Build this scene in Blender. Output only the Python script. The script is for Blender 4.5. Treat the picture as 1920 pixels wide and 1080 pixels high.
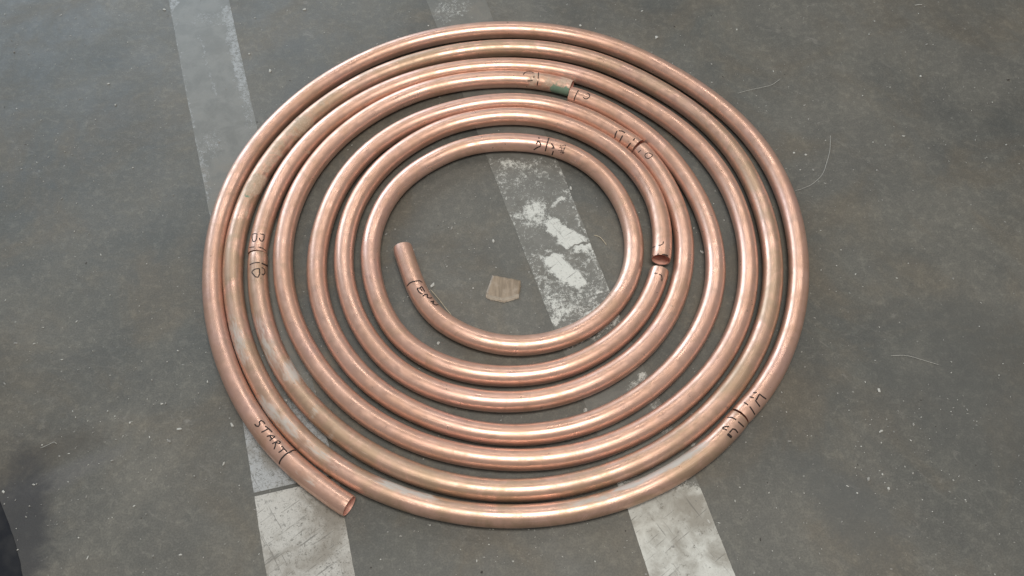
import bpy, bmesh, math, random
import numpy as np
from mathutils import Vector, Matrix, noise as mnoise
from mathutils.bvhtree import BVHTree

scene = bpy.context.scene
for ob in list(bpy.data.objects):
    bpy.data.objects.remove(ob)

# ------------------------------------------------------------------ camera
F_PX, CAM_H = 1600.0, 1.06
TH, ROLL = 1.0489657, -0.0064292
_X = Vector((1, 0, 0)); _F = Vector((0, math.cos(TH), -math.sin(TH))); _D = Vector((0, -math.sin(TH), -math.cos(TH)))
_c, _s = math.cos(ROLL), math.sin(ROLL)
RIGHT = _c*_X - _s*_D
DOWN = _s*_X + _c*_D
CAM = Vector((0, 0, CAM_H))
cam = bpy.data.cameras.new('camera')
cam.sensor_width = 36.0
cam.lens = F_PX/1920*36
cam.clip_start, cam.clip_end = 0.02, 100
cam_ob = bpy.data.objects.new('camera', cam)
m = Matrix.Identity(4)
for i, v in enumerate((RIGHT, -DOWN, -_F)):
    m[0][i], m[1][i], m[2][i] = v
m.translation = CAM
cam_ob.matrix_world = m
scene.collection.objects.link(cam_ob)
scene.camera = cam_ob

# ------------------------------------------------------------------ light: workshop, open door at upper left, two rows of roof lights, added fill lamp above the camera
world = bpy.data.worlds.new('World')
scene.world = world
world.use_nodes = True
bg = world.node_tree.nodes['Background']
bg.inputs[0].default_value = (0.98, 0.98, 1.0, 1)
bg.inputs[1].default_value = 0.19

def area(name, loc, target, sx, sy, watts, col):
    l = bpy.data.lights.new(name, 'AREA')
    l.shape = 'RECTANGLE'; l.size, l.size_y = sx, sy
    l.energy = watts; l.color = col
    o = bpy.data.objects.new(name, l)
    o.location = loc
    o.rotation_euler = (Vector(target)-Vector(loc)).to_track_quat('-Z', 'Y').to_euler()
    scene.collection.objects.link(o)
    return o
area('doorway_light', (-2.1, 3.7, 1.35), (0, 0.7, 0.1), 3.0, 2.3, 92, (0.70, 0.86, 1.0))
area('roof_light_rear', (0.2, -0.6, 2.5), (0.1, 0.4, 0), 3.0, 0.16, 11, (1.0, 0.94, 0.84))
area('gap_fill_light', (0.12, 0.2, 2.25), (0.05, 0.65, 0), 0.9, 0.5, 29, (1.0, 0.95, 0.87))  # unseen lamp added to brighten the floor gaps between the turns
area('roof_light_front', (0.4, 2.4, 2.7), (0.1, 0.9, 0), 3.2, 0.16, 15, (1.0, 0.94, 0.84))

scene.view_settings.view_transform = 'Standard'
scene.view_settings.look = 'None'
scene.view_settings.gamma = 1
scene.view_settings.exposure = 0.12
scene.render.engine = 'CYCLES'

# ------------------------------------------------------------------ helpers
rnd = random.Random(7)

def ray(px, py):
    u, v = px-960, py-540
    return (RIGHT*u + DOWN*v + _F*F_PX).normalized()

def at(px, py, z=0.0):
    d = ray(px, py)
    return CAM + d*((z-CAM_H)/d.z)

def to_px(co):                                   # numpy (n,3) -> photograph pixels, used to lay wear out on the tapes
    q = np.asarray(co, float) - np.array(CAM)
    zf = q @ np.array(_F)
    return 960 + F_PX*(q @ np.array(RIGHT))/zf, 540 + F_PX*(q @ np.array(DOWN))/zf

def mesh_obj(name, verts, faces, mat, parent=None, smooth=True):
    me = bpy.data.meshes.new(name)
    me.from_pydata(verts, [], faces)
    me.materials.append(mat)
    if smooth:
        me.polygons.foreach_set('use_smooth', [True]*len(me.polygons))
    me.update()
    o = bpy.data.objects.new(name, me)
    scene.collection.objects.link(o)
    if parent:
        o.parent = parent
    return o

def tag(o, label=None, cat=None, group=None, kind=None):
    for k, v in (('label', label), ('category', cat), ('group', group), ('kind', kind)):
        if v:
            o[k] = v
    return o

def attr(me, name, vals):
    a = me.attributes.new(name, 'FLOAT', 'POINT')
    a.data.foreach_set('value', np.asarray(vals, dtype=np.float32))

class NT:
    """small node-tree helper"""
    def __init__(self, name):
        self.mat = bpy.data.materials.new(name); self.mat.use_nodes = True
        self.t = self.mat.node_tree; self.n = self.t.nodes
        self.b = self.n['Principled BSDF']
    def link(self, a, b): self.t.links.new(a, b)
    def val(self, sock, v):
        if hasattr(v, 'is_output') or isinstance(v, bpy.types.NodeSocket): self.link(v, sock)
        else: sock.default_value = v
    def node(self, typ, **kw):
        n = self.n.new(typ)
        for k, v in kw.items(): setattr(n, k, v)
        return n
    def noise(self, vec, scale, detail=4, rough=.55, dist=0):
        n = self.node('ShaderNodeTexNoise')
        if vec is not None: self.link(vec, n.inputs['Vector'])
        n.inputs['Scale'].default_value = scale; n.inputs['Detail'].default_value = detail
        n.inputs['Roughness'].default_value = rough; n.inputs['Distortion'].default_value = dist
        return n.outputs['Fac']
    def voro(self, vec, scale, feature='F1', out='Distance', rand=1.0):
        n = self.node('ShaderNodeTexVoronoi', feature=feature)
        if vec is not None: self.link(vec, n.inputs['Vector'])
        n.inputs['Scale'].default_value = scale
        n.inputs['Randomness'].default_value = rand
        return n.outputs[out]
    def math(self, op, a, b=0.0, c=0.0, clamp=False):
        n = self.node('ShaderNodeMath', operation=op, use_clamp=clamp)
        for i, v in enumerate((a, b, c)): self.val(n.inputs[i], v)
        return n.outputs[0]
    def ramp(self, fac, lo, hi, a=0.0, b=1.0):       # smooth remap
        n = self.node('ShaderNodeMapRange', interpolation_type='SMOOTHSTEP', clamp=True)
        self.val(n.inputs[0], fac)
        for i, v in zip((1, 2, 3, 4), (lo, hi, a, b)): n.inputs[i].default_value = v
        return n.outputs[0]
    def mix(self, fac, a, b, mode='MIX'):
        n = self.node('ShaderNodeMix', data_type='RGBA', blend_type=mode)
        self.val(n.inputs[0], fac)
        for s, v in ((n.inputs[6], a), (n.inputs[7], b)):
            if isinstance(v, tuple): s.default_value = (*v[:3], 1)
            else: self.link(v, s)
        return n.outputs[2]
    def attr(self, name): return self.node('ShaderNodeAttribute', attribute_name=name).outputs['Fac']
    def obj(self): return self.node('ShaderNodeTexCoord').outputs['Object']
    def uv(self): return self.node('ShaderNodeTexCoord').outputs['UV']
    def mapping(self, vec, scale=(1, 1, 1), loc=(0, 0, 0), rot=(0, 0, 0)):
        n = self.node('ShaderNodeMapping'); self.link(vec, n.inputs[0])
        n.inputs['Scale'].default_value = scale; n.inputs['Location'].default_value = loc; n.inputs['Rotation'].default_value = rot
        return n.outputs[0]
    def bump(self, h, strength, dist):
        n = self.node('ShaderNodeBump'); self.link(h, n.inputs['Height'])
        n.inputs['Strength'].default_value = strength; n.inputs['Distance'].default_value = dist
        self.link(n.outputs[0], self.b.inputs['Normal']); return n
    def set(self, **kw):
        for k, v in kw.items():
            s = self.b.inputs[k.replace('_', ' ')]
            if isinstance(v, tuple): s.default_value = (*v, 1) if len(v) == 3 else v
            else: self.val(s, v)

def plain(name, col, rough=.6, metal=0.0, spec=.5):
    t = NT(name); t.set(Base_Color=col, Roughness=rough, Metallic=metal, Specular_IOR_Level=spec)
    v = t.noise(t.obj(), 300, 3)
    t.link(t.mix(t.ramp(v, .3, .7), tuple(c*.82 for c in col), tuple(min(1, c*1.15) for c in col)), t.b.inputs['Base Color'])
    return t.mat

# ------------------------------------------------------------------ floor
def floor_colour(t, o):
    big = t.noise(o, 2.6, 5, .6, .4)
    mid = t.noise(o, 13, 10, .74, .5)
    fine = t.noise(o, 85, 8, .76, .3)
    grit = t.noise(o, 420, 3, .7)
    hue = t.noise(t.mapping(o, loc=(5, 2, 0)), 5.5, 5, .6, .8)
    col = t.mix(t.ramp(big, .32, .68), FL_A, FL_B)
    col = t.mix(t.math('MULTIPLY', t.ramp(hue, .44, .66), .65), col, FL_C)
    col = t.mix(t.ramp(mid, .30, .74, 0, .8), col, t.mix(1.0, col, (1.34, 1.31, 1.26), 'MULTIPLY'))
    col = t.mix(t.ramp(fine, .46, .70, .0, .55), col, t.mix(1.0, col, (1.7, 1.68, 1.62), 'MULTIPLY'))
    col = t.mix(t.ramp(grit, .38, .62, .5, .0), col, t.mix(1.0, col, (.62, .62, .64), 'MULTIPLY'))
    cloud = t.noise(t.mapping(o, loc=(9, 4, 0)), 4.2, 6, .58, .9)
    col = t.mix(t.ramp(cloud, .36, .66), t.mix(1.0, col, (.90, .91, .91), 'MULTIPLY'), t.mix(1.0, col, (1.09, 1.08, 1.05), 'MULTIPLY'))
    # trodden-in dust smears
    sm = t.noise(t.mapping(t.mapping(o, rot=(0, 0, .5)), scale=(1, 1.9, 1)), 34, 9, .76, 1.0)
    zone = t.noise(t.mapping(o, loc=(1, 7, 0)), 3.2, 3)
    sm = t.math('MULTIPLY', t.ramp(sm, .56, .74), t.ramp(zone, .36, .58))
    col = t.mix(t.math('MULTIPLY', sm, .75), col, (.22, .21, .19))
    # dark oil spots
    oil = t.noise(t.mapping(o, loc=(3, 3, 1)), 9, 4, .6, .7)
    col = t.mix(t.ramp(oil, .60, .78, 0, .28), col, (.055, .054, .052))
    # pale flecks of dust and filings
    warp = t.node('ShaderNodeVectorMath', operation='ADD')
    nv = t.node('ShaderNodeTexNoise'); t.link(o, nv.inputs['Vector']); nv.inputs['Scale'].default_value = 300
    sc = t.node('ShaderNodeVectorMath', operation='SCALE'); t.link(nv.outputs['Color'], sc.inputs[0]); sc.inputs['Scale'].default_value = .004
    t.link(o, warp.inputs[0]); t.link(sc.outputs[0], warp.inputs[1])
    w = warp.outputs[0]
    for s, r, amt, seed in ((105, .08, .40, 0), (230, .10, .34, 9)):
        d = t.voro(t.mapping(w, loc=(seed, seed*2, 0)), s)
        cl = t.voro(t.mapping(w, loc=(seed, seed*2, 0)), s, out='Color')
        sep = t.node('ShaderNodeSeparateColor'); t.link(cl, sep.inputs[0])
        keep = t.math('GREATER_THAN', sep.outputs[0], .74)
        size = t.math('MULTIPLY', sep.outputs[1], r*1.6)
        sp = t.math('LESS_THAN', d, size)
        fk = t.math('MULTIPLY', t.math('MULTIPLY', sp, keep), amt)
        col = t.mix(fk, col, (.42, .42, .40))
    return col, fine, grit, mid

FL_A, FL_B, FL_C = (.083, .086, .082), (.124, .121, .110), (.116, .103, .083)
tf = NT('worn_concrete')
fc, fine, grit, mid = floor_colour(tf, tf.obj())
# brown dirt drift and paler swept streak by the painted corner shade at lower left, oily patch at lower right
def floor_stain_or_shade(col, px_, py_, rx, ry, rot, tint, amt):
    c = at(px_, py_); v = tf.mapping(tf.mapping(tf.obj(), loc=(-c.x, -c.y, 0)), rot=(0, 0, -rot))
    v = tf.mapping(v, scale=(1/rx, 1/ry, 1))
    l = tf.node('ShaderNodeVectorMath', operation='LENGTH'); tf.link(v, l.inputs[0])
    d = tf.math('ADD', l.outputs['Value'], tf.math('MULTIPLY', tf.math('SUBTRACT', mid, .5), 1.6))
    return tf.mix(tf.math('MULTIPLY', tf.ramp(d, .35, 1.1, 1, 0), amt), col, tint)
fc = floor_stain_or_shade(fc, 55, 868, .14, .028, .45, (.060, .050, .038), .42)
fc = floor_stain_or_shade(fc, 90, 905, .12, .018, .45, (.150, .145, .155), .2)
fc = floor_stain_or_shade(fc, 30, 1010, .05, .16, .25, (.035, .036, .040), .8)  # painted shade, softens the edge of the dark corner sheet
fc = floor_stain_or_shade(fc, 1600, 960, .10, .05, -.9, (.075, .080, .080), .5)
fc = floor_stain_or_shade(fc, 1850, 700, .16, .20, 0, (.075, .078, .075), .45)
fc = floor_stain_or_shade(fc, 590, 700, .05, .03, .8, (.16, .14, .11), .8)
tf.link(fc, tf.b.inputs['Base Color'])
tf.val(tf.b.inputs['Roughness'], tf.ramp(mid, .3, .7, .48, .66))
tf.set(Specular_IOR_Level=.45)
tf.bump(tf.math('ADD', tf.math('MULTIPLY', fine, .7), tf.math('MULTIPLY', grit, .3)), .25, .002)
def grid_floor(h=4.0):
    v = [(-h, -h+1, 0), (h, -h+1, 0), (h, h+1, 0), (-h, h+1, 0)]
    return v, [(0, 1, 2, 3)]
fv, ff = grid_floor()
floor = tag(mesh_obj('floor', fv, ff, tf.mat, smooth=False), kind='structure')

# ------------------------------------------------------------------ floor tapes
def sstep(x, a, b):
    t = np.clip((x-a)/(b-a), 0, 1); return t*t*(3-2*t)

def blob(X, Y, cx, cy, rx, ry, rot=0.0, soft=.5):
    c, s = math.cos(math.radians(rot)), math.sin(math.radians(rot))
    dx, dy = X-cx, Y-cy
    u, v = (c*dx+s*dy)/rx, (-s*dx+c*dy)/ry
    return 1-sstep(np.sqrt(u*u+v*v), 1-soft, 1+soft)

def edge_line(p, q):
    """signed distance in pixels to the line p->q (positive on its right side in the picture)"""
    p, q = np.array(p, float), np.array(q, float); d = (q-p)/np.linalg.norm(q-p)
    return lambda X, Y: (X-p[0])*(-d[1])*-1*-1 + (Y-p[1])*d[0]

TAPE_Z = .0004
def tape(name, left, right, mask_fn, mat, label, step=.0022):
    """left/right: photograph points of the tape's two edges, top to bottom, on the floor"""
    L = [at(*p, TAPE_Z) for p in left]; R = [at(*p, TAPE_Z) for p in right]
    def resample(P, n):
        P = np.array([tuple(p) for p in P]); s = np.r_[0, np.cumsum(np.linalg.norm(np.diff(P, axis=0), axis=1))]
        t = np.linspace(0, s[-1], n); return np.stack([np.interp(t, s, P[:, i]) for i in range(3)], 1)
    ln = sum((L[i+1]-L[i]).length for i in range(len(L)-1))
    n = max(4, int(ln/step)); m = max(4, int((R[0]-L[0]).length/step))
    A, B = resample(L, n), resample(R, n)
    # slightly uneven long edges
    jit = np.array([mnoise.noise((i*.05, 3.1, len(name))) + .5*mnoise.noise((i*.31, 1.1, 2)) for i in range(n)])*.0006
    dirn = (B-A)/np.linalg.norm(B-A, axis=1)[:, None]
    A = A+dirn*jit[:, None]; B = B+dirn*jit[::-1][:, None]
    w = np.linspace(0, 1, m)[None, :, None]
    G = (A[:, None]*(1-w) + B[:, None]*w)
    flat = G.reshape(-1, 3).copy()
    X, Y = to_px(flat)
    wp = np.array([(mnoise.noise((a*38, b*38, .2)), mnoise.noise((a*38, b*38, 4.2)), mnoise.noise((a*130, b*130, 1.2)), mnoise.noise((a*130, b*130, 7.2))) for a, b in flat[:, :2]])
    paint, grime = mask_fn(X + 6*wp[:, 0] + 7*wp[:, 2], Y + 5*wp[:, 1] + 6*wp[:, 3])
    flat[:, 2] = TAPE_Z
    top = len(flat)
    faces = [(i*m+j, i*m+j+1, (i+1)*m+j+1, (i+1)*m+j) for i in range(n-1) for j in range(m-1)]
    faces = [f[::-1] for f in faces]
    # turned-down rim so that the tape is a closed thin sheet
    rim = [j for j in range(m)] + [i*m+m-1 for i in range(1, n)] + [(n-1)*m+j for j in range(m-2, -1, -1)] + [i*m for i in range(n-2, 0, -1)]
    low = flat[rim].copy(); low[:, 2] = .00005
    verts = np.vstack([flat, low])
    k = len(rim)
    faces += [(rim[i], rim[(i+1) % k], top+(i+1) % k, top+i) for i in range(k)]
    o = mesh_obj(name, verts.tolist(), faces, mat, smooth=False)
    attr(o.data, 'paint', np.r_[paint, paint[rim]]); attr(o.data, 'grime', np.r_[grime, grime[rim]])
    uv = None
    return tag(o, label, 'floor tape')

def tape_mat(name, clean, lump, film):
    t = NT(name); o = t.obj()
    fcol, fine, grit, mid = floor_colour(t, o)
    p, g = t.attr('paint'), t.attr('grime')
    n1 = t.noise(o, 170, 9, .78, .25); n2 = t.noise(o, 760, 5, .75); n3 = t.noise(o, 28, 6, .65, .5)
    # paint coverage: authored wear broken up by fine noise
    e = t.math('ADD', p, t.math('MULTIPLY', t.math('SUBTRACT', n1, .5), 2.2))
    e = t.math('ADD', e, t.math('MULTIPLY', t.math('SUBTRACT', n2, .5), 1.9))
    n4 = t.noise(t.mapping(o, loc=(3, 1, 0)), 62, 8, .72, .8)
    e = t.math('ADD', e, t.math('MULTIPLY', t.math('SUBTRACT', n4, .5), lump))
    cov = t.ramp(e, .38, .78)
    # scratches
    a = t.noise(t.mapping(t.mapping(o, rot=(0, 0, .9)), scale=(1, .05, 1)), 330, 3, .6)
    b = t.noise(t.mapping(t.mapping(o, rot=(0, 0, -.6)), scale=(1, .04, 1), loc=(2, 1, 0)), 300, 3, .6)
    scr = t.math('MAXIMUM', t.ramp(a, .63, .69), t.ramp(b, .64, .70))
    under = t.mix(film, fcol, t.mix(t.ramp(n3, .35, .65), (.165, .165, .152), (.225, .225, .21)))
    col = t.mix(cov, under, clean)
    dirt = t.math('ADD', t.math('MULTIPLY', g, 1.0), t.math('MULTIPLY', t.math('SUBTRACT', n3, .5), 1.7))
    col = t.mix(t.math('MULTIPLY', t.ramp(dirt, .25, .95), .72), col, (.17, .15, .12))
    col = t.mix(t.ramp(n1, .52, .72, 0, .4), col, (.14, .135, .12))
    col = t.mix(t.math('MULTIPLY', scr, t.math('MULTIPLY', cov, .7)), col, (.13, .125, .115))
    t.link(col, t.b.inputs['Base Color'])
    t.val(t.b.inputs['Roughness'], t.ramp(cov, 0, 1, .45, .62))
    t.set(Specular_IOR_Level=.4)
    t.bump(t.math('ADD', t.math('MULTIPLY', cov, .6), t.math('MULTIPLY', n1, .4)), .35, .0012)
    return t.mat

WH = (.56, .565, .535)
m_tape_faded = tape_mat('grimy_floor_tape', (.37, .385, .395), .7, .72)
m_tape_pale = tape_mat('pale_floor_tape', (.47, .465, .44), .5, .55)
m_tape_worn = tape_mat('flaking_floor_tape', (.56, .57, .54), 1.3, .50)

def mask_left_upper(X, Y):
    # distance to the right hand edge (430,0)->(530,470)
    er = X - (430 + (Y)*.2175)
    el = X - (315 + (Y)*.192)
    p = .62*(1-sstep(np.abs(er+9), 5, 17))*(Y > 12)*(1-.55*sstep(Y, 120, 260))
    p = np.maximum(p, .5*blob(X, Y, 378, 320, 13, 55, -14, .6))
    p = np.maximum(p, .55*(1-sstep(np.abs(el-2), 0, 4))*(Y > 20))
    p = np.maximum(p, .66*blob(X, Y, 324, 8, 9, 14, 0, .4))
    p = np.maximum(p, .5*(1-sstep(np.abs(X-(374+(Y-70)*.30)), 1.0, 3.5))*(Y > 70)*(Y < 175))
    p = np.maximum(p, .5*blob(X, Y, 366, 42, 3, 9, -8, .5))
    p = np.maximum(p, .34*blob(X, Y, 400, 36, 40, 12, -4, .25))
    p = np.maximum(p, .36*blob(X, Y, 395, 270, 26, 30, 0, .8))
    p = np.maximum(p, .40*blob(X, Y, 470, 225, 14, 26, -12, .7))
    low = sstep(Y, 700, 790)
    p = np.maximum(p, .74*low)
    g = .15 + .30*sstep(Y, 250, 330)*(1-low) + low*(.30+.35*blob(X, Y, 520, 850, 40, 30, 40, .9))
    g = g - low*.35*blob(X, Y, 500, 900, 36, 14, -18, .7)
    return p, g

def mask_left_lower(X, Y):
    p = np.full_like(X, .82)
    g = .46 + .38*blob(X, Y, 620, 945, 50, 55, 20, .9) + .3*blob(X, Y, 575, 1045, 60, 25, -20, .9) - .3*blob(X, Y, 520, 960, 45, 35, 0, .9)
    return p, g

def mask_right(X, Y):
    p = np.zeros_like(X)
    el = X - np.interp(Y, [0, 300, 605, 950, 1080], [800, 915, 1035, 1175, 1217])
    er = X - np.interp(Y, [0, 300, 600, 895, 1080], [913, 1045, 1165, 1305, 1378])
    # top: dull film
    p = np.maximum(p, .36*blob(X, Y, 845, 18, 42, 22, -12, .5)*(Y < 80))
    # inside the coil: flaking white paint
    for a in ((962, 309, 34, 9, 8, .5, .60), (944, 330, 9, 18, -10, .6, .52), (1000, 315, 22, 14, 20, .7, .46), (944, 334, 8, 10, 0, .5, .58),
              (1003, 398, 22, 26, -20, .45, .78), (985, 402, 30, 12, 0, .6, .52), (1000, 420, 30, 9, 5, .6, .52),
              (1062, 443, 52, 17, 32, .28, .92), (1040, 425, 14, 24, -30, .35, .86), (1075, 457, 34, 11, 12, .3, .9),
              (1056, 507, 50, 20, 44, .3, .92), (1080, 525, 20, 16, 40, .3, .9), (1010, 482, 22, 9, 20, .6, .5),
              (1020, 540, 18, 60, -24, .7, .50), (1050, 575, 36, 24, 20, .6, .60), (1110, 590, 40, 15, -30, .6, .62), (1040, 596, 12, 14, 0, .5, .70),
              (1135, 580, 32, 10, -40, .5, .74), (1100, 470, 20, 9, 35, .6, .5), (1110, 478, 12, 22, -30, .6, .52), (1062, 372, 14, 20, 0, .8, .42),
              (1046, 378, 16, 4, -35, .35, .72), (1124, 548, 5, 3, 0, .6, .8), (1112, 562, 9, 6, 30, .9, .66), (1095, 545, 14, 5, 10, .9, .62)):
        x, y, rx, ry, rot, soft, amp = a
        p = np.maximum(p, amp*blob(X, Y, x, y, rx, ry, rot, soft))
    inside = (Y > 295)*(Y < 640)
    p = np.maximum(p, inside*(.20 + .22*blob(X, Y, 1085, 560, 80, 70, 0, .9) + .14*blob(X, Y, 965, 320, 60, 40, 0, .9)))
    p = np.maximum(p, inside*.66*(1-sstep(np.abs(er+2), 0, 4)))
    p = np.maximum(p, inside*.5*(1-sstep(np.abs(el-3), 0, 4)))
    # dark tear across the two flakes
    tear = np.abs(Y - np.interp(X, [1020, 1050, 1053, 1062, 1100], [478, 470, 466, 468, 455]))
    p = p*(1 - .95*(1-sstep(tear, 1.0, 2.6))*(X > 1018)*(X < 1106))
    # between the lower turns
    for a in ((1150, 598, 22, 6, -42, .5, .8), (1130, 618, 24, 4, -38, .5, .72), (1090, 640, 34, 4, -30, .5, .6), (1205, 706, 14, 10, -38, .7, .7), (1195, 718, 22, 7, -35, .7, .64), (1232, 762, 14, 14, 0, .8, .45), (1250, 810, 16, 12, 0, .8, .45)):
        x, y, rx, ry, rot, soft, amp = a
        p = np.maximum(p, amp*blob(X, Y, x, y, rx, ry, rot, soft))
    low = sstep(Y, 880, 930)
    p = np.maximum(p, low*(.98 + .1*(1-sstep(el, 0, 30))))
    g = .12 + low*(.44 + .3*blob(X, Y, 1300, 960, 60, 30, 40, .9)) + .25*(Y < 200)
    return p, g

tape('floor_tape', [(311.5, -25), (352, 190), (390, 385), (455, 790), (476, 924)], [(424, -25), (482, 240), (545, 530), (606, 800), (633, 888)],
     mask_left_upper, m_tape_faded, 'long grimy floor tape strip running under the left of the copper coil')
tape('floor_tape', [(477, 931), (487, 1000), (504, 1105)], [(634.5, 895), (645, 965), (670, 1105)],
     mask_left_lower, m_tape_pale, 'pale scuffed floor tape piece beside the cut pipe end marked START')
tape('floor_tape', [(790, -25), (820, 52), (915, 300), (1035, 605), (1175, 950), (1226, 1105)], [(902, -25), (925, 38), (1045, 300), (1165, 600), (1305, 895), (1389, 1105)],
     mask_right, m_tape_worn, 'flaking white floor tape strip crossing the middle of the coil')

# ------------------------------------------------------------------ copper pipes
CX, CY = -0.009242, 0.687295
TR, TZ = 0.014, 0.0146
CL = {1: {"a0": 116.052, "a1": 402.72, "r": [4396, 4362, 4340, 4318, 4293, 4269, 4249, 4235, 4227, 4226, 4230, 4238, 4246, 4252, 4254, 4251, 4246, 4241, 4239, 4239, 4240, 4240, 4239, 4238, 4237, 4237, 4239, 4242, 4242, 4236, 4224, 4214, 4212, 4224, 4245, 4268, 4284, 4288, 4280, 4266, 4250, 4238, 4227, 4218, 4207, 4194, 4173, 4142]},
      2: {"a0": 43.121, "a1": 535.2, "r": [4144, 4151, 4150, 4142, 4131, 4118, 4105, 4094, 4084, 4076, 4068, 4061, 4059, 4055, 4043, 4025, 4002, 3978, 3959, 3946, 3940, 3940, 3940, 3938, 3932, 3923, 3910, 3896, 3881, 3865, 3850, 3836, 3823, 3812, 3803, 3799, 3800, 3805, 3812, 3817, 3819, 3815, 3805, 3798, 3800, 3816, 3837, 3856, 3869, 3872, 3868, 3864, 3864, 3867, 3869, 3869, 3864, 3856, 3846, 3836, 3826, 3817, 3807, 3797, 3788, 3780, 3773, 3764, 3752, 3738, 3722, 3707, 3693, 3679, 3666, 3653, 3639, 3624, 3610, 3598, 3590, 3587]},
      3: {"a0": 175.5, "a1": 650.504, "r": [3599, 3586, 3577, 3573, 3570, 3563, 3552, 3534, 3513, 3491, 3470, 3451, 3433, 3416, 3403, 3393, 3391, 3393, 3398, 3399, 3392, 3380, 3376, 3386, 3407, 3434, 3459, 3479, 3494, 3502, 3508, 3514, 3521, 3527, 3531, 3530, 3522, 3509, 3494, 3479, 3466, 3453, 3439, 3423, 3403, 3382, 3362, 3347, 3335, 3325, 3313, 3301, 3286, 3270, 3255, 3242, 3235, 3231, 3229, 3229, 3231, 3233, 3234, 3234, 3231, 3225, 3216, 3205, 3193, 3181, 3169, 3156, 3141, 3125, 3113, 3106, 3104, 3104, 3098, 3083]},
      4: {"a0": -68.971, "a1": 321.307, "r": [2945, 2937, 2930, 2926, 2926, 2929, 2932, 2936, 2946, 2961, 2982, 3006, 3032, 3054, 3072, 3082, 3085, 3085, 3082, 3080, 3079, 3078, 3077, 3073, 3066, 3056, 3044, 3027, 3007, 2985, 2966, 2951, 2938, 2922, 2900, 2874, 2847, 2821, 2796, 2770, 2744, 2721, 2702, 2688, 2681, 2677, 2672, 2665, 2654, 2642, 2629, 2614, 2599, 2590, 2589, 2594, 2602, 2611, 2619, 2623, 2622, 2619, 2615, 2614, 2623, 2650]},
      5: {"a0": -37.57, "a1": 371.5, "r": [2649, 2634, 2623, 2614, 2609, 2607, 2606, 2605, 2604, 2605, 2607, 2609, 2610, 2610, 2607, 2603, 2599, 2597, 2595, 2592, 2589, 2584, 2581, 2578, 2577, 2574, 2567, 2553, 2530, 2501, 2471, 2442, 2415, 2392, 2372, 2355, 2340, 2329, 2320, 2312, 2305, 2298, 2291, 2283, 2278, 2277, 2281, 2286, 2289, 2291, 2297, 2306, 2315, 2321, 2324, 2323, 2322, 2324, 2330, 2337, 2340, 2340, 2335, 2325, 2312, 2297, 2285, 2275, 2271]},
      6: {"a0": 15.2, "a1": 533.508, "r": [2279, 2275, 2273, 2271, 2268, 2264, 2259, 2254, 2249, 2243, 2235, 2226, 2218, 2214, 2213, 2212, 2210, 2205, 2195, 2178, 2151, 2113, 2074, 2039, 2012, 1991, 1973, 1956, 1939, 1922, 1908, 1894, 1878, 1859, 1840, 1821, 1806, 1797, 1791, 1787, 1782, 1778, 1776, 1779, 1788, 1801, 1818, 1832, 1842, 1848, 1851, 1852, 1851, 1851, 1851, 1854, 1860, 1868, 1877, 1885, 1893, 1897, 1898, 1894, 1888, 1878, 1865, 1850, 1833, 1815, 1797, 1778, 1758, 1736, 1714, 1692, 1670, 1649, 1625, 1596, 1564, 1531, 1502, 1482, 1475, 1482, 1503]}}

def catmull(v, t):
    n = len(v); x = t*(n-1); i = np.clip(x.astype(int), 0, n-2); f = x-i
    p0, p1, p2, p3 = v[np.maximum(i-1, 0)], v[i], v[i+1], v[np.minimum(i+2, n-1)]
    return .5*((2*p1)+(-p0+p2)*f+(2*p0-5*p1+4*p2-p3)*f**2+(-p0+3*p1-3*p2+p3)*f**3)

def pipe_path(k, step=.006):
    c = CL[k]; r = np.array(c['r'])*1e-4
    t = np.linspace(0, 1, 2400)
    ang = -np.radians(c['a0'] + (c['a1']-c['a0'])*t)
    rr = catmull(r, t)
    P = np.stack([CX+rr*np.cos(ang), CY+rr*np.sin(ang)], 1)
    s = np.r_[0, np.cumsum(np.linalg.norm(np.diff(P, axis=0), axis=1))]
    n = int(s[-1]/step)
    q = np.linspace(0, s[-1], n)
    return np.stack([np.interp(q, s, P[:, 0]), np.interp(q, s, P[:, 1])], 1), q

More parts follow.
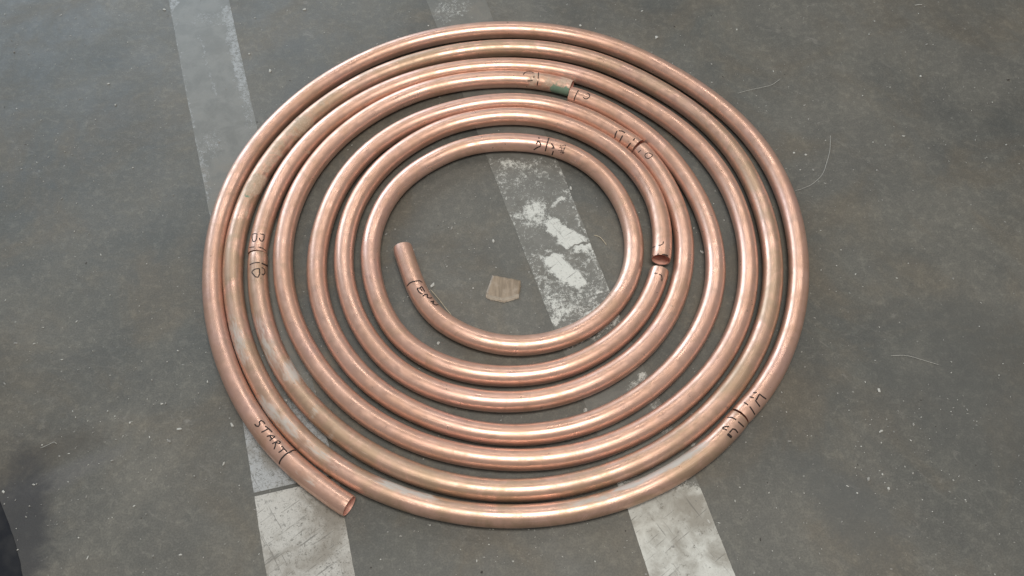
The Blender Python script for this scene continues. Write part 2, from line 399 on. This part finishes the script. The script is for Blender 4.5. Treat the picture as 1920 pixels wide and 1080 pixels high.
def copper(name, pink, brown, tarnish, rough=(.27, .44)):
    t = NT(name); o = t.obj(); uv = t.uv()
    long1 = t.noise(t.mapping(uv, scale=(3.0, 60, 1)), 1.0, 5, .6)
    long2 = t.noise(t.mapping(uv, scale=(26, 420, 1)), 1.0, 4, .6)
    blotch = t.noise(o, 22, 6, .62, .6); fine = t.noise(o, 90, 2, .5)
    tn = t.attr('tarnish')
    col = t.mix(t.ramp(t.math('ADD', t.math('MULTIPLY', blotch, .6), t.math('MULTIPLY', long1, .4)), .38, .62), pink, brown)
    tf_ = t.math('ADD', tn, t.math('MULTIPLY', t.math('SUBTRACT', blotch, .5), 2.0))
    tam = t.ramp(tf_, .15, .85)
    col = t.mix(tam, col, tarnish)
    # soft iridescent heat tint
    ir = t.noise(t.mapping(o, loc=(4, 4, 4)), 9, 4)
    col = t.mix(t.ramp(ir, .50, .70, 0, .4), col, (.64, .40, .37))
    # dull oxidised patches and fine drag scratches along the tube
    ox = t.noise(t.mapping(o, loc=(7, 1, 2)), 34, 8, .7, .9)
    oxm = t.ramp(ox, .52, .70, 0, .5)
    col = t.mix(oxm, col, (.43, .285, .205))
    scr = t.math('MULTIPLY', t.ramp(t.noise(t.mapping(uv, scale=(9, 900, 1)), 1.0, 2, .5), .62, .70), t.ramp(ox, .40, .58))
    scr2 = t.math('MULTIPLY', t.ramp(t.noise(t.mapping(uv, scale=(260, 90, 1), rot=(0, 0, .6)), 1.0, 3, .6), .68, .74), t.ramp(blotch, .50, .60))
    col = t.mix(t.math('MULTIPLY', scr, .45), col, (.88, .68, .58))
    col = t.mix(t.math('MULTIPLY', scr2, .5), col, (.30, .19, .14))
    # tiny dark pits
    pit = t.voro(o, 150); ps = t.voro(o, 150, out='Color'); sp = t.node('ShaderNodeSeparateColor'); t.link(ps, sp.inputs[0])
    pm = t.math('MULTIPLY', t.ramp(pit, .10, .16, 1, 0), t.math('GREATER_THAN', sp.outputs[0], .93))
    pm = t.math('MULTIPLY', pm, t.ramp(blotch, .42, .55))
    col = t.mix(t.math('MULTIPLY', pm, .7), col, (.12, .07, .05))
    # white plaster dust / adhesive residue
    d = t.attr('dust')
    dn = t.math('ADD', d, t.math('MULTIPLY', t.math('SUBTRACT', t.noise(t.mapping(uv, scale=(45, 190, 1), rot=(0, 0, .5)), 1.0, 8, .75, .6), .5), 1.7))
    dn = t.math('ADD', dn, t.math('MULTIPLY', t.math('SUBTRACT', long2, .5), .35))
    dm = t.ramp(dn, .22, .72, 0, .85)
    gd = t.attr('gum')
    gn = t.ramp(t.math('ADD', gd, t.math('MULTIPLY', t.math('SUBTRACT', t.noise(o, 42, 8, .72, 1.6), .5), 2.0)), .34, .56)
    gv = t.mix(t.ramp(t.noise(o, 210, 5, .7, 1.5), .4, .65), (.38, .295, .215), (.56, .465, .36))
    gr = t.attr('green')
    gg = t.ramp(t.math('ADD', gr, t.math('MULTIPLY', t.math('SUBTRACT', t.noise(o, 85, 8, .75, .8), .5), 2.0)), .35, .60)
    col2 = t.mix(dm, col, (.45, .43, .40))
    col2 = t.mix(t.math('MULTIPLY', gn, .68), col2, gv)
    col2 = t.mix(t.math('MULTIPLY', gg, .92), col2, (.135, .25, .18))
    t.link(col2, t.b.inputs['Base Color'])
    cover = t.math('MAXIMUM', t.math('MULTIPLY', dm, .85), t.math('MAXIMUM', t.math('MULTIPLY', gn, .8), gg))
    t.val(t.b.inputs['Metallic'], t.math('MULTIPLY', .68, t.math('SUBTRACT', 1.0, cover, clamp=True)))
    ro = t.math('ADD', t.ramp(t.math('ADD', t.math('MULTIPLY', blotch, .55), t.math('MULTIPLY', fine, .45)), .35, .65, *rough), t.math('MULTIPLY', t.math('ADD', t.math('MULTIPLY', tam, .3), oxm), .16))
    ro = t.math('ADD', ro, t.math('MULTIPLY', cover, .3))
    t.val(t.b.inputs['Roughness'], ro)
    t.set(Coat_Weight=.18, Coat_Roughness=.13, Coat_IOR=1.5)
    dent = t.noise(t.mapping(o, loc=(2, 8, 5)), 26, 1.5, .4)
    pull = t.noise(t.mapping(uv, scale=(5, 130, 1)), 1.0, 1.5, .4)
    t.bump(t.math('ADD', t.math('MULTIPLY', dent, .7), t.math('ADD', t.math('MULTIPLY', pull, .10), t.math('MULTIPLY', gn, .05))), .22, .0018)
    return t.mat

m_copper = copper('copper_tube', (.75, .48, .38), (.64, .385, .28), (.48, .335, .232))
m_inside = NT('copper_bore'); m_inside.set(Base_Color=(.88, .50, .40), Metallic=.45, Roughness=.5); m_inside = m_inside.mat
m_ink = NT('black_marker_ink'); m_ink.set(Base_Color=(.030, .020, .018), Roughness=.5, Specular_IOR_Level=.3); m_ink = m_ink.mat

NS = 32
PIPES = {}
def make_pipe(k, label, tarn, dust=(), gum=(), green=(), squash=()):
    path, s = pipe_path(k)
    n = len(path)
    T = np.gradient(path, axis=0); T /= np.linalg.norm(T, axis=1)[:, None]
    N = np.stack([-T[:, 1], T[:, 0]], 1)             # sideways in the floor plane
    phi = np.linspace(0, 2*np.pi, NS, endpoint=False)
    wob = np.array([mnoise.noise((x*9, k*3.7, .3))+.5*mnoise.noise((x*31, k*2.1, 8.3)) for x in s])*.00032
    wz = np.array([mnoise.noise((x*4, k*1.7, 5.3)) for x in s])*.0005
    lift = np.zeros(n)
    if k == 5: lift = .007*sstep(s, s[-1]-.22, s[-1])
    def ring_grid(r):
        rad = (r + wob)[:, None]
        side = np.cos(phi)[None]*rad*1.012; up = np.sin(phi)[None]*rad*.99
        X = path[:, 0, None] + N[:, 0, None]*side
        Y = path[:, 1, None] + N[:, 1, None]*side
        Z = TZ + lift[:, None] + up
        return np.stack([X, Y, Z], 2)
    O = ring_grid(TR); I = ring_grid(TR-.0014)[:, ::1]
    # small outside chamfer at both cut ends
    for e in (0, -1):
        c = np.array([path[e, 0], path[e, 1], TZ+lift[e]]); O[e] = c+(O[e]-c)*.965
    vo = O.reshape(-1, 3); root_verts = vo.tolist()
    fo = [(i*NS+j, i*NS+(j+1) % NS, (i+1)*NS+(j+1) % NS, (i+1)*NS+j) for i in range(n-1) for j in range(NS)]
    root = bpy.data.objects.new('copper_pipe', None)
    scene.collection.objects.link(root)
    base = Vector((path[0, 0], path[0, 1], 0)); root.location = base
    root.empty_display_size = .05
    tag(root, label, 'pipe', 'bent copper pipe lengths of the coil')
    off = np.array(base)
    wall = mesh_obj('pipe_wall', (vo-off).tolist(), fo, m_copper, root)
    wall.data.flip_normals() if False else None
    # uv: metres along, metres around
    uvl = wall.data.uv_layers.new(name='UVMap')
    lv = np.empty(len(wall.data.loops), dtype=np.int32); wall.data.loops.foreach_get('vertex_index', lv)
    U = s[lv//NS] + k*11.0; V = (lv % NS)/NS*2*math.pi*TR
    # continuous v on the closing seam
    uvl.data.foreach_set('uv', np.stack([U, V], 1).astype(np.float32).ravel())
    X, Y = to_px(vo)
    def acc(blobs):
        a = np.zeros(len(vo))
        for x, y, rx, ry, rot, soft, amp in blobs: a = np.maximum(a, amp*blob(X, Y, x, y, rx, ry, rot, soft))
        return a
    tv = np.interp(s, *tarn) if isinstance(tarn, tuple) else np.full(n, tarn)
    attr(wall.data, 'tarnish', np.repeat(tv, NS)); attr(wall.data, 'dust', acc(dust)); attr(wall.data, 'gum', acc(gum)); attr(wall.data, 'green', acc(green))
    # bore and cut rims
    vi = I.reshape(-1, 3)
    fi = [f[::-1] for f in fo]
    mesh_obj('bore', (vi-off).tolist(), fi, m_inside, root)
    for e in (0, n-1):
        a, b = O[e], I[e]
        vv = np.vstack([a, b])-off
        ff = [(j, (j+1) % NS, NS+(j+1) % NS, NS+j) for j in range(NS)]
        if e == 0: ff = [f[::-1] for f in ff]
        mesh_obj('cut_rim', vv.tolist(), ff, m_copper, root)
    PIPES[k] = (root, BVHTree.FromPolygons(root_verts, fo), off)
    return root

def write(k, label, strokes, scale, ox, oy, width=.0011):
    """pen strokes laid on the pipe's outer surface as thin raised ribbons"""
    root, bvh, off = PIPES[k]
    verts, faces = [], []
    for st in strokes:
        w = width*1.55
        if isinstance(st[0], (int, float)): w, st = st[0]*1.45, st[1:]
        px = np.array(st, float)/scale + [ox, oy]
        d = np.r_[0, np.cumsum(np.linalg.norm(np.diff(px, axis=0), axis=1))]
        m_ = max(3, int(d[-1]/.7)); q = np.linspace(0, d[-1], m_)
        # rounded polyline
        pp = np.stack([np.interp(q, d, px[:, i]) for i in (0, 1)], 1)
        for _ in range(2):
            pp[1:-1] = .25*pp[:-2]+.5*pp[1:-1]+.25*pp[2:]
        pts = []
        for x, y in pp:
            hit = bvh.ray_cast(CAM, ray(x, y))
            if hit[0] is not None: pts.append((hit[0], hit[1]))
            else:
                g_ = at(x, y, TR*1.6); q_ = bvh.find_nearest(g_)
                pts.append((q_[0], q_[1]))
        if len(pts) < 2: continue
        i0 = len(verts)
        for i, (p, nn) in enumerate(pts):
            tdir = (pts[min(i+1, len(pts)-1)][0]-pts[max(i-1, 0)][0])
            sd = tdir.cross(nn)
            if sd.length < 1e-9: sd = Vector((1, 0, 0))
            sd.normalize()
            ww = w*.5*(.94+.12*rnd.random())*(.6 if i in (0, len(pts)-1) else 1)
            for a_ in (-1, 0, 1):
                q_ = p+sd*ww*a_
                loc, n2, _, _ = bvh.find_nearest(q_)
                verts.append(loc+n2*(.00022 if a_ == 0 else .00012)-Vector(off))
        for i in range(len(pts)-1):
            for a_ in (0, 1):
                b0 = i0+i*3+a_
                faces.append((b0, b0+1, b0+4, b0+3))
    o = mesh_obj('marker_writing', [tuple(v) for v in verts], faces, m_ink, root, smooth=False)
    o['label'] = label
    return o

make_pipe(1, 'outermost copper pipe with its open cut end marked START', .12,
          dust=((575, 895, 30, 12, 38, .8, .30),))
make_pipe(2, 'dull brown copper pipe with chalky white smears, second from outside', ([0, 3.0, 4.2, 5.0, 9], [.50, .54, .52, .52, .46]),
          dust=((555, 690, 24, 30, 40, .6, .62), (585, 715, 34, 13, 46, .6, .80), (610, 740, 26, 10, 46, .7, .72), (505, 770, 36, 14, 50, .8, .62), (540, 800, 34, 11, 46, .7, .62),
                (600, 850, 40, 9, 40, .8, .48), (740, 912, 40, 9, 24, .6, .72), (790, 928, 40, 8, 16, .7, .60), (445, 640, 16, 50, -16, .8, .55), (500, 650, 14, 60, -20, .8, .5),
                (1260, 868, 60, 9, -28, .6, .86), (1190, 905, 50, 8, -20, .6, .74), (1110, 938, 60, 6, -12, .7, .55), (1310, 838, 30, 8, -38, .8, .55), (620, 820, 8, 20, 20, .7, .5), (655, 850, 8, 20, 20, .7, .45), (590, 770, 8, 20, 20, .7, .45)),
          gum=((568, 236, 34, 19, -44, .5, .50), (514, 296, 30, 17, -50, .5, .50), (480, 345, 28, 17, -60, .35, .60), (535, 270, 90, 17, -50, .5, .34), (600, 205, 40, 15, -38, .8, .36), (455, 410, 40, 13, -70, .8, .34)),
          green=((462, 366, 10, 4, 10, .6, .5),))
make_pipe(3, 'copper pipe ending in green tape residue near the top of the coil', .10,
          gum=((1010, 152, 30, 20, 5, .5, .42), (1045, 162, 36, 16, 10, .4, .50), (1062, 156, 18, 16, 10, .4, .56), (574, 285, 9, 4, 20, .7, .55)),
          green=((1048, 171, 17, 10, 18, .4, .95), (1060, 174, 14, 12, 18, .4, .9), (1045, 158, 9, 6, 0, .7, .55)))
make_pipe(4, 'clean pink copper pipe starting beside the green taped end', .02)
make_pipe(5, 'copper pipe with open mouth facing down on the right', (0, ) and .06)
make_pipe(6, 'innermost copper pipe, its cut tail marked END', .16)

write(1, 'handwritten START and a ring line in black marker', [
    [(585, 270), (600, 292), (628, 298), (642, 275), (638, 245), (655, 230), (685, 245), (702, 270)],
    [(703, 293), (742, 322), (782, 362)], [(740, 322), (700, 345), (660, 363)],
    [(720, 412), (765, 396), (815, 412)], [(815, 412), (785, 432), (752, 460)], [(757, 402), (776, 438)],
    [(782, 493), (848, 458)], [(848, 458), (875, 474), (862, 494), (824, 474)], [(824, 474), (818, 512), (803, 556)],
    [(888, 517), (918, 550), (948, 582)], [(853, 592), (885, 570), (916, 545)],
    [.0015, (860, 722), (868, 692), (888, 658), (922, 622), (945, 603), (980, 588), (1010, 568), (1046, 562)]], 6, 380, 750, .0012)
write(1, 'letter A and a short bar in black marker', [
    [(1150, 220), (1195, 214)], [(1222, 232), (1260, 262), (1300, 290)], [(1222, 236), (1186, 302)], [(1112, 262), (1160, 276)], [(1176, 302), (1230, 375)],
    [(1050, 325), (1096, 356)], [(1113, 373), (1142, 412), (1172, 464)]], 6, 1220, 700, .0013)
write(2, 'letter A and a short bar in black marker', [
    [(862, 496), (910, 494), (962, 522)], [(983, 543), (1048, 602)], [(805, 610), (840, 600), (886, 600)], [(806, 616), (856, 640)],
    [(915, 624), (952, 632), (982, 670)], [(918, 630), (884, 668)], [.0026, (864, 680), (912, 722)]], 6, 1220, 700, .0013)
write(2, 'letter B and a bar in black marker', [
    [(528, 642), (560, 622), (600, 614), (642, 614)], [.0018, (663, 620), (738, 657)],
    [(550, 722), (580, 690), (638, 680), (642, 740), (622, 782), (590, 772), (552, 724)], [(663, 668), (696, 690), (702, 730), (682, 756), (664, 740)]], 6, 380, 390, .0011)
write(3, 'letter B and a bar in black marker', [
    [(555, 297), (582, 289), (612, 290), (606, 350), (592, 376), (566, 378), (556, 340), (556, 300)], [(645, 290), (692, 300), (690, 350), (670, 376), (645, 366), (640, 335)],
    [(524, 446), (550, 440), (582, 438)], [(624, 438), (670, 450), (712, 482)]], 6, 380, 390, .0010)
write(3, 'faint letter C and bars in black marker', [
    [(190, 362), (215, 325), (260, 308), (330, 310), (366, 330)], [(262, 462), (300, 464), (348, 455)], [(372, 378), (368, 418)], [(450, 320), (440, 432)], [(437, 468), (424, 545)]], 9, 960, 100, .0011)
write(4, 'letter C and a ring line in black marker', [
    [(1122, 622), (1085, 690), (1062, 740), (1046, 802)], [(1200, 738), (1225, 764), (1265, 770), (1302, 742), (1312, 702), (1288, 676), (1262, 668)]], 9, 960, 100, .0011)
write(4, 'letter D and bars in black marker', [
    [(822, 212), (802, 256), (797, 292)], [(886, 262), (850, 332)], [(840, 208), (880, 214), (914, 238)], [(976, 348), (934, 402)], [(1022, 298), (1000, 322)]], 6, 1020, 210, .0014)
write(5, 'letter D and a short bar in black marker', [
    [(1092, 428), (1058, 456)], [(1134, 485), (1142, 512), (1172, 526), (1212, 502), (1222, 482), (1184, 460), (1150, 464), (1134, 485)]], 6, 1020, 210, .0009)
write(5, 'faint letter E and dashes in black marker', [
    [(752, 216), (800, 200)], [(850, 184), (900, 175), (930, 150), (936, 115)], [.0016, (910, 335), (960, 340), (1012, 356)], [(828, 328), (862, 324)], [(745, 362), (762, 350)]], 9, 1140, 440, .0010)
write(6, 'two dashes in black marker', [[(780, 648), (832, 656)], [(858, 664), (906, 690), (912, 740), (908, 788)]], 9, 1140, 440, .0011)
write(6, 'letter X, ring line and hatched scribble in black marker', [
    [(-60, 284), (-54, 302)], [(-86, 362), (-68, 325), (-44, 345), (-34, 380)], [(-36, 382), (-80, 402), (-116, 426)],
    [(56, 290), (40, 340), (25, 400), (14, 442)], [(80, 352), (106, 386), (116, 412)], [(84, 405), (116, 405)], [(106, 438), (90, 486)],
    [.0006, (180, 368), (202, 420), (188, 462)], [.0006, (196, 382), (244, 370), (226, 432)], [.0006, (158, 430), (210, 430), (222, 472)], [.0006, (240, 388), (214, 442), (204, 474)], [.0006, (170, 400), (230, 410)], [.0006, (176, 448), (232, 452)]], 6, 1020, 210, .0013)
write(6, 'handwritten END and a ring line in black marker', [
    [(290, 652), (320, 616), (360, 596), (410, 586), (452, 583), (486, 606)],
    [(418, 682), (445, 728), (492, 756)], [(418, 682), (455, 672), (480, 655)], [(480, 657), (516, 722)], [(448, 674), (486, 712)],
    [(488, 782), (512, 760), (550, 754), (546, 795), (590, 806), (604, 794)], [(588, 852), (632, 838), (616, 872), (658, 892), (690, 884)]], 6.75, 720, 440, .0013)

# ------------------------------------------------------------------ scrap of brown packing tape
def scrap():
    P = [(923, 517), (950, 522), (976, 527), (976, 540), (972, 560), (958, 562), (945, 567), (930, 563), (911, 556), (912, 548), (917, 534)]
    t = NT('brown_packing_tape'); o = t.obj()
    st = t.noise(t.mapping(o, scale=(1, .12, 1), rot=(0, 0, .2)), 260, 5, .6)
    n = t.noise(o, 90, 5, .6)
    col = t.mix(t.ramp(st, .35, .65), (.20, .155, .11), (.285, .225, .165))
    col = t.mix(t.ramp(n, .5, .72, 0, .6), col, (.36, .30, .24))
    t.link(col, t.b.inputs['Base Color']); t.set(Roughness=.42); t.bump(st, .4, .001)
    top, n_ = [], len(P)
    c = at(944, 541)
    N = 14
    # grid patch bounded by the torn outline (radial fill)
    verts, faces = [], []
    ring_n = 66
    out = []
    for i in range(ring_n):
        f = i/ring_n*n_; a, b = P[int(f)], P[(int(f)+1) % n_]; w = f-int(f)
        jx = mnoise.noise((i*.8, 2, 1))*1.3; jy = mnoise.noise((i*.8, 7, 1))*1.3
        out.append(Vector(at(a[0]*(1-w)+b[0]*w+jx, a[1]*(1-w)+b[1]*w+jy)))
    R = 6
    for z0 in (0.0, -.00025):
        for r in range(R+1):
            for p in out:
                q = c.lerp(p, r/R)
                lift = .0007 + .0016*(r/R)**3*(.5+.5*mnoise.noise((p.x*60, p.y*60, 3))) + .0003*mnoise.noise((q.x*200, q.y*200, 1))
                verts.append((q.x-c.x, q.y-c.y, lift+z0))
    L = (R+1)*ring_n
    for r in range(R):
        for i in range(ring_n):
            a, b = r*ring_n+i, r*ring_n+(i+1) % ring_n
            faces.append((a, a+ring_n, b+ring_n, b)); faces.append((L+a, L+b, L+b+ring_n, L+a+ring_n))
    for i in range(ring_n):
        a, b = R*ring_n+i, R*ring_n+(i+1) % ring_n
        faces.append((a, L+a, L+b, b))
    o = mesh_obj('tape_scrap', verts, faces, t.mat)
    o.location = c
    tag(o, 'torn brown scrap of packing tape on the floor inside the coil', 'tape scrap')
    # frayed folded lip along the lower edge
    lv, lf = [], []
    e = [(911, 553), (920, 557), (931, 559), (944, 562), (956, 559), (966, 556), (973, 554)]
    pts = []
    for i in range(30):
        f = i/29*(len(e)-1); j = min(int(f), len(e)-2); w = f-j
        pts.append((e[j][0]*(1-w)+e[j+1][0]*w, e[j][1]*(1-w)+e[j+1][1]*w))
    for i, (x, y) in enumerate(pts):
        wd = 5.5+2.0*mnoise.noise((i*.7, 1, 1))
        for dy, z in ((-3, .0013), (0, .0018), (wd*.6, .0016), (wd, .0008)):
            p = at(x+.4*mnoise.noise((i, dy, 2)), y+dy, z); lv.append(tuple(p-c))
    for i in range(29):
        for j in range(3):
            a = i*4+j; lf.append((a, a+1, a+5, a+4))
    lp = mesh_obj('frayed_edge', lv, lf, plain('pale_frayed_tape', (.30, .25, .195), .6), o)
scrap()

# ------------------------------------------------------------------ loose fibres and hairs
def strand(name, pts, rad, mat, label, cat, lift=.0):
    n = len(pts); P = [Vector(at(x, y, .0006+z)) for x, y, z in pts]
    # resample with Catmull-Rom
    A = np.array([tuple(p) for p in P]); t = np.linspace(0, 1, max(12, n*8)); C = catmull(A.T[0], t), catmull(A.T[1], t), catmull(A.T[2], t)
    C = np.stack(C, 1); c0 = C[0].copy(); c0[2] = 0
    verts, faces = [], []
    for i in range(len(C)):
        T = Vector(C[min(i+1, len(C)-1)]-C[max(i-1, 0)]).normalized()
        sd = T.cross(Vector((0, 0, 1))).normalized(); up = sd.cross(T)
        r = rad*(.5 if i in (0, len(C)-1) else 1)
        for j in range(5):
            a = j/5*2*math.pi
            verts.append(tuple(Vector(C[i]-c0)+(sd*math.cos(a)+up*math.sin(a))*r))
    for i in range(len(C)-1):
        for j in range(5):
            faces.append((i*5+j, i*5+(j+1) % 5, (i+1)*5+(j+1) % 5, (i+1)*5+j))
    o = mesh_obj(name, verts, faces, mat); o.location = c0
    return tag(o, label, cat)
m_fib = plain('pale_fibre', (.46, .45, .42), .5)
m_fib2 = plain('straw_fibre', (.52, .45, .33), .5)
strand('loose_fibre', [(1557, 254, 0), (1556, 280, .001), (1550, 305, .003), (1541, 328, .003), (1523, 345, .002), (1506, 353, .001), (1490, 358, 0)], .00032, m_fib, 'long pale curved fibre on the floor touching the right of the coil', 'fibre')
strand('loose_fibre', [(1383, 175, 0), (1405, 169, .0003), (1428, 164, .0003), (1447, 159, .0003), (1463, 148, .001)], .00032, m_fib, 'straight frayed pale fibre on the floor at the upper right', 'fibre')
strand('loose_fibre', [(1670, 667, 0), (1700, 667, .001), (1730, 675, .0005), (1760, 684, .0)], .00032, m_fib, 'pale fibre lying alone on the floor right of the coil', 'fibre')
strand('loose_fibre', [(807, 543, .001), (822, 560, .003), (835, 577, .004), (846, 590, .003)], .00045, m_fib2, 'thin stiff strand leaning beside the END writing', 'fibre')
strand('loose_fibre', [(1114, 441, 0), (1124, 444, .001), (1131, 451, .001), (1137, 459, 0)], .00045, m_fib2, 'short straw coloured fibre beside the flaking tape inside the coil', 'fibre')
strand('loose_fibre', [(76, 840, 0), (88, 835, .001), (101, 829, .0005), (106, 832, 0)], .00032, m_fib, 'short bent pale fibre on the dark floor at lower left', 'fibre')
strand('loose_fibre', [(1715, 10, 0), (1722, 9, .0005), (1729, 9, .0)], .0007, m_fib, 'short pale fibre at the top right edge of the floor', 'fibre')

# ------------------------------------------------------------------ crumbs
def crumb(verts, faces, p, s, flat=.5, el=1.0):
    i0 = len(verts); a0 = rnd.random()*6.28
    ca, sa = math.cos(a0), math.sin(a0)
    k = 6
    for lay, (rz, rr) in enumerate(((0.0, .9), (.55, 1.0), (1.0, .5))):
        for j in range(k):
            a = j/k*6.283+lay*.3; r = s*rr*(.65+.7*rnd.random())
            x, y = r*math.cos(a)*el, r*math.sin(a)
            verts.append((p.x+ca*x-sa*y, p.y+sa*x+ca*y, p.z+rz*s*flat*2*(.7+.6*rnd.random())))
    for lay in range(2):
        for j in range(k):
            a, b = i0+lay*k+j, i0+lay*k+(j+1) % k
            faces.append((a, b, b+k, a+k))
    faces.append(tuple(range(i0+2*k, i0+3*k)))
cm_pale = plain('pale_grit', (.46, .46, .435), .8)
cm_grey = plain('grey_grit', (.27, .265, .25), .8)
cm_dark = plain('dark_grit', (.055, .05, .045), .8)
cv = {0: ([], []), 1: ([], []), 2: ([], [])}
for i in range(1500):
    if rnd.random() < .35:
        cx_, cy_ = rnd.choice(((1350, 780), (1480, 290), (860, 1000), (1000, 990), (1640, 180), (230, 780), (130, 80), (600, 130), (860, 430), (1250, 80), (1760, 760), (1850, 200), (1300, 960), (100, 900), (560, 640), (1690, 860), (60, 250)))
        x, y = rnd.gauss(cx_, 75), rnd.gauss(cy_, 55)
    else:
        x, y = rnd.uniform(-40, 1960), rnd.uniform(-30, 1110)
    which = rnd.choices((0, 1, 2), (.42, .53, .05))[0]
    s = min(.0016, .00038*math.exp(abs(rnd.gauss(0, .55))))
    crumb(*cv[which], at(x, y, .0001), s, rnd.uniform(.2, .5), rnd.choice((1, 1, 1.4, 2.2)))
for (vv, ff), mt, nm, lb in zip(cv.values(), (cm_pale, cm_grey, cm_dark), ('pale_grit', 'grey_grit', 'dark_grit'), ('pale grit scattered over the concrete floor', 'grey grit scattered over the concrete floor', 'dark grit scattered over the concrete floor')):
    tag(mesh_obj(nm, vv, ff, mt, smooth=False), lb, 'grit', kind='stuff')
# larger single chips
chips = [((467, 101), .0028, 'pale chip on the floor right of the faded tape, nearer the top'), ((506, 133), .0034, 'flat white chip on the floor between faded tape and coil'),
         ((1088, 48), .0036, 'grey white chip just above the top of the coil'), ((1231, 70), .0042, 'dull grey chip on the floor above the upper right of the coil'),
         ((1648, 732), .0030, 'white chip on the floor right of the coil at mid height'), ((1726, 143), .0030, 'round white chip on the upper right floor'),
         ((1511, 290), .0026, 'white chip near the long curved fibre'), ((1098, 770), .0045, 'bright white flake between the lower turns of the coil'),
         ((811, 535), .0042, 'white flake beside the END writing'), ((822, 643), .0030, 'small white pebble between the inner turns at lower left'),
         ((1316, 473), .0035, 'pale flake in the gap between turns on the right side'), ((571, 18), .0036, 'white chip at the top edge left of the coil'),
         ((308, 18), .0034, 'white chip beside the top left end of the faded tape'), ((203, 157), .0026, 'white grain alone on the upper left floor'),
         ((1666, 916), .0030, 'pale chip on the lower right floor'), ((1070, 353), .0032, 'pale sliver beside the flaking tape inside the coil')]
for (px_, py_), s, lb in chips:
    vv, ff = [], []
    crumb(vv, ff, Vector((0, 0, 0)), s*.62, .28, rnd.uniform(1.0, 1.7))
    o = mesh_obj('paint_chip', vv, ff, cm_pale, smooth=False)
    o.location = at(px_, py_, .0002)
    tag(o, lb, 'chip')

# ------------------------------------------------------------------ dark sheet standing in for a shadow in the lower left corner
def corner_shade():
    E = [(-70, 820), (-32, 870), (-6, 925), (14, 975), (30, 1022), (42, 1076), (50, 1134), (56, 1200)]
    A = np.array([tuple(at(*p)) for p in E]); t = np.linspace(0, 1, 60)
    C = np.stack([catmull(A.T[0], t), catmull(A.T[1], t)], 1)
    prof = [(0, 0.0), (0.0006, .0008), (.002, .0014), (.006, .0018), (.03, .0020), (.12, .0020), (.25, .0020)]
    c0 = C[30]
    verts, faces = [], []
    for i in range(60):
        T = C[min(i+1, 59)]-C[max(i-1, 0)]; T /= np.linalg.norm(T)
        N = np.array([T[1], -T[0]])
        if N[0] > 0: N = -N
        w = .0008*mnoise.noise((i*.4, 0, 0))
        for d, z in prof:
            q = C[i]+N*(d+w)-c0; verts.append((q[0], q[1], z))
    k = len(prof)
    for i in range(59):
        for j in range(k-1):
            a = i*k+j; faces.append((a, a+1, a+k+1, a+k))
    t_ = NT('dark_shade'); o_ = t_.obj(); n_ = t_.noise(o_, 240, 5, .6); m_ = t_.noise(o_, 30, 4)
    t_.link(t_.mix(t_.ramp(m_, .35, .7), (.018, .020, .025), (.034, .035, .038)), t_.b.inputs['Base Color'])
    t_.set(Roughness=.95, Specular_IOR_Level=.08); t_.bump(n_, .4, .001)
    o = mesh_obj('shade_sheet', verts, faces, t_.mat); o.location = (c0[0], c0[1], .0002)
    tag(o, 'dark sheet standing in for shade in the bottom left corner of the floor', 'mat')  # no real mat, the sheet only stands in for shade
corner_shade()
